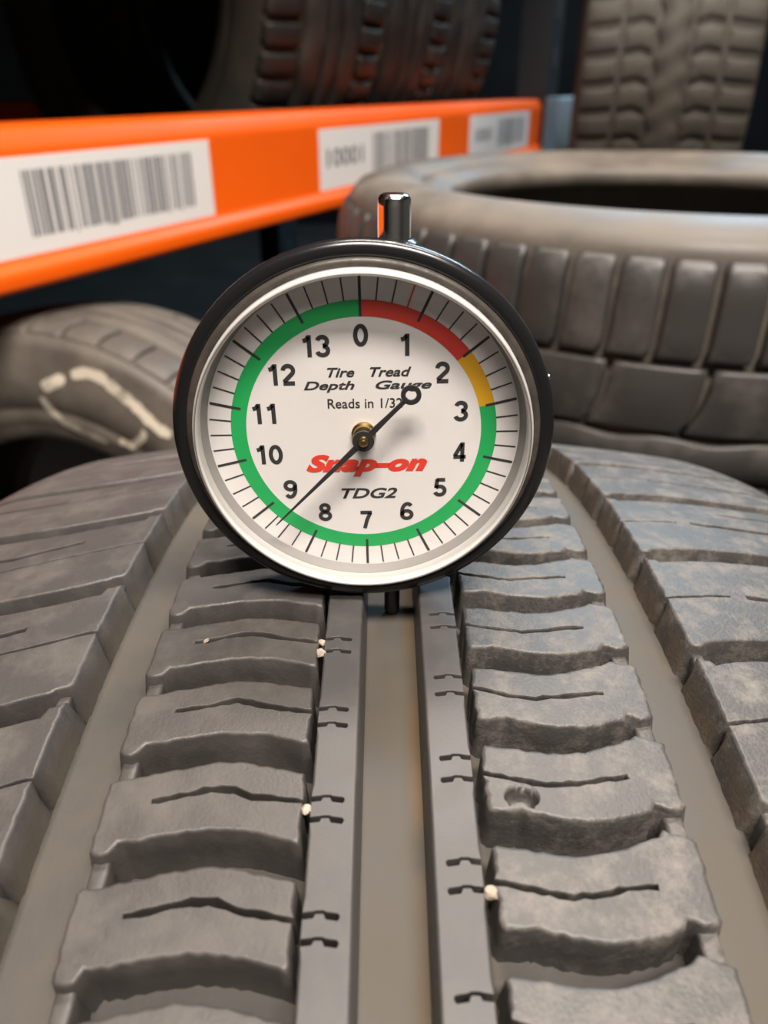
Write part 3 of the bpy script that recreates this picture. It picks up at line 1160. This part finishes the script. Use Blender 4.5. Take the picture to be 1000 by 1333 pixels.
label_sticker(-131, 228, 13, 203, None, seed=3)
label_sticker(430, 792, 568, 754, ('10001', 447, 540, -2.5, 17.5), seed=7)
label_sticker(928, 1275, 1080, 1245, ('10001', 955, 1045, -2.5, 17.5), seed=9)


def upright(sx, sy, label):
    t = thing('rack_upright', label, 'rack upright', BM @ Matrix.Translation((sx * MM, sy * MM, 0)))
    z0, z1 = -528.6, 1100
    link('post', boxes('upright_post', [(0, 90, 0, 6, z0, z1), (0, 6, 6, 62, z0, z1), (84, 90, 6, 62, z0, z1)]), 'post', t, False)
    link('base_plate', boxes('upright_base', [(-25, 115, -25, 88, z0, z0 + 8)]), 'post', t, False)
    for k in range(18):
        z = -480 + k * 85
        link('slot_plate', boxes('upright_slot', [(38, 52, -1.2, .2, z, z + 34)], .5), 'ink', t, False)
    return t


up0 = upright(1368, -2, 'dark blue steel rack post at the end of the orange beam')
upright(1368, 668, 'rear dark blue steel rack post behind the shelf tyres')
upright(-712, -2, 'dark blue steel rack post at the near end of the labelled beam')
upright(-712, 668, 'rear steel rack post at the near end of the rack')
link('rail_bracket', boxes('rail_bracket', [(-2, 92, -7, -1.5, -54, 60)], 1.5), 'blue', up0, False)
nb_ = thing('rack_rail', 'grey-blue rack beam of the next bay beyond the post', 'rack rail', BM)
strip('beam_body', [(0, 57), (0, -49), (74, -49), (74, 57)], 1462, 2500, 'blue', nb_)
sh = thing('added_shade_shelf', 'added upper shelf, out of view, grey steel deck on two orange beams that shades the row of tyres', 'shelf', BM)
link('shade_deck', boxes('rack_deck', [(S0, S1, -130, 1150, 562, 568)]), 'galv', sh, False)  # added deck above the view, overhanging to keep light off the shelf tyres
for y0 in (0, 679):
    strip('shade_shelf_beam', [(y0, 562), (y0, 456), (y0 + 45, 456), (y0 + 45, 562)], S0, S1, 'orange', sh)

# tyres standing in the rack between the two beams, axes along the beam
CT = Crown(320, 700, 92, 35)
PT = 2 * PI * 320 / 60
rows_t = [dict(outline=[(sg * 58, 4), (sg * 80, 2), (sg * 108, 0), (sg * 108, PT - 8), (sg * 80, PT - 7), (sg * 58, PT - 5)], count=60, name='shoulder_block', inset=3) for sg in (-1, 1)]
ribs_t = [(0, 10, 0, 1), (-34, 16, 1.5, 30), (34, 16, 1.5, 30)]
TC_Y, TC_Z = 375, 218
names = ['shelf tyre at the row\'s near end showing its dark round opening', 'middle shelf tyre of the three above the orange beam',
         'shelf tyre standing next to the dark blue rack post']
for i in range(3):
    sc = 684 + i * 238
    make_tyre(names[i], BM @ Matrix.Translation((sc * MM, TC_Y * MM, TC_Z * MM)) @ Matrix.Rotation(math.radians(-14), 4, 'Z') @ Matrix.Rotation(0.04 * i, 4, 'X'), CT, 8, 102, 112, 206, 'shelf', rows_t, ribs_t, 'old_dark',
              'tyres standing in the rack', key='shelf', seg=128)

# upright tyre under the beam, its sidewall marked with a chalk loop
azF, lean = math.radians(193.3), math.radians(7.0)
nF = Vector((math.sin(azF) * math.cos(lean), math.cos(azF) * math.cos(lean), math.sin(lean)))
e1 = Vector((math.cos(azF), -math.sin(azF), 0))
zF = e1.cross(nF)
if zF.z < 0:
    zF = -zF
yF = zF.cross(nF)
cF = Vector((-291, 568, -353.5))
FM = Matrix(((nF.x, yF.x, zF.x, cF.x * MM), (nF.y, yF.y, zF.y, cF.y * MM), (nF.z, yF.z, zF.z, cF.z * MM + CREST), (0, 0, 0, 1)))
CF = Crown(257, 500, 66, 30)
PF = 2 * PI * 257 / 46
FW, FB = 88, 148
rows_f = [dict(outline=[(sg * 46, 2), (sg * 60, 1), (sg * 82, 0), (sg * 82, PF - 3.2), (sg * 60, PF - 2.6), (sg * 46, PF - 2)], count=46, name='shoulder_block', inset=1.5) for sg in (-1, 1)]
ribs_f = [(0, 10, 0, 1), (29, 13, 0, 1), (-29, 13, 0, 1)]
tf = make_tyre('old tyre standing under the rack with a chalk loop on its sidewall', FM, CF, 4, 80, FW, FB, 'old', rows_f, ribs_f, None, key='chalked', seg=144)
side = sorted([(r, a) for a, r in carcass_profile(CF, 4, 80, FW, FB)[25:35]])


def chalk_stroke(pts, w):
    """a chalk line on the outer sidewall through (radius, angle) points"""
    rnd = random.Random(int(w * 10) + len(pts))
    P_ = [(r, math.radians(a) * r) for r, a in pts]
    fine = []
    for (r0, s0), (r1, s1) in zip(P_, P_[1:]):
        for i in range(5):
            fine.append((r0 + (r1 - r0) * i / 5, s0 + (s1 - s0) * i / 5))
    fine.append(P_[-1])
    V, Fc = [], []
    for i, (r, s) in enumerate(fine):
        a_, b_ = fine[max(0, i - 1)], fine[min(len(fine) - 1, i + 1)]
        d = Vector((b_[0] - a_[0], b_[1] - a_[1])).normalized()
        hw = w * (.8 + .35 * rnd.random()) * (.55 if i in (0, len(fine) - 1) else 1)
        for q in (-1, -.33, .33, 1):
            rr, ss = r - d.y * hw * q, s + d.x * hw * q
            th = ss / r
            V.append((lerp_pts(side, rr) + .7, rr * math.sin(th), rr * math.cos(th)))
    for i in range(len(fine) - 1):
        for j in range(3):
            Fc.append((4 * i + j, 4 * i + j + 1, 4 * i + 5 + j, 4 * i + 4 + j))
    link('chalk_mark', mesh('chalk_mark', V, Fc), 'chalk', tf)


chalk_stroke([(199.2, 3.5), (205.3, 6.4), (212.2, 9.4)], 5.0)
chalk_stroke([(216.0, 10.95), (222.1, 14.3), (222.8, 17.9), (218.1, 22.0), (214.7, 26.9), (210.5, 31.5), (209.4, 34.6), (211.7, 37.6)], 4.6)
chalk_stroke([(190.9, 2.5), (180.0, 3.7), (168.4, 7.6), (163.1, 14.1), (163.0, 22.0)], 3.8)
chalk_stroke([(171.9, 25.9), (178.0, 30.2), (190.8, 32.0), (199.2, 32.0)], 3.6)
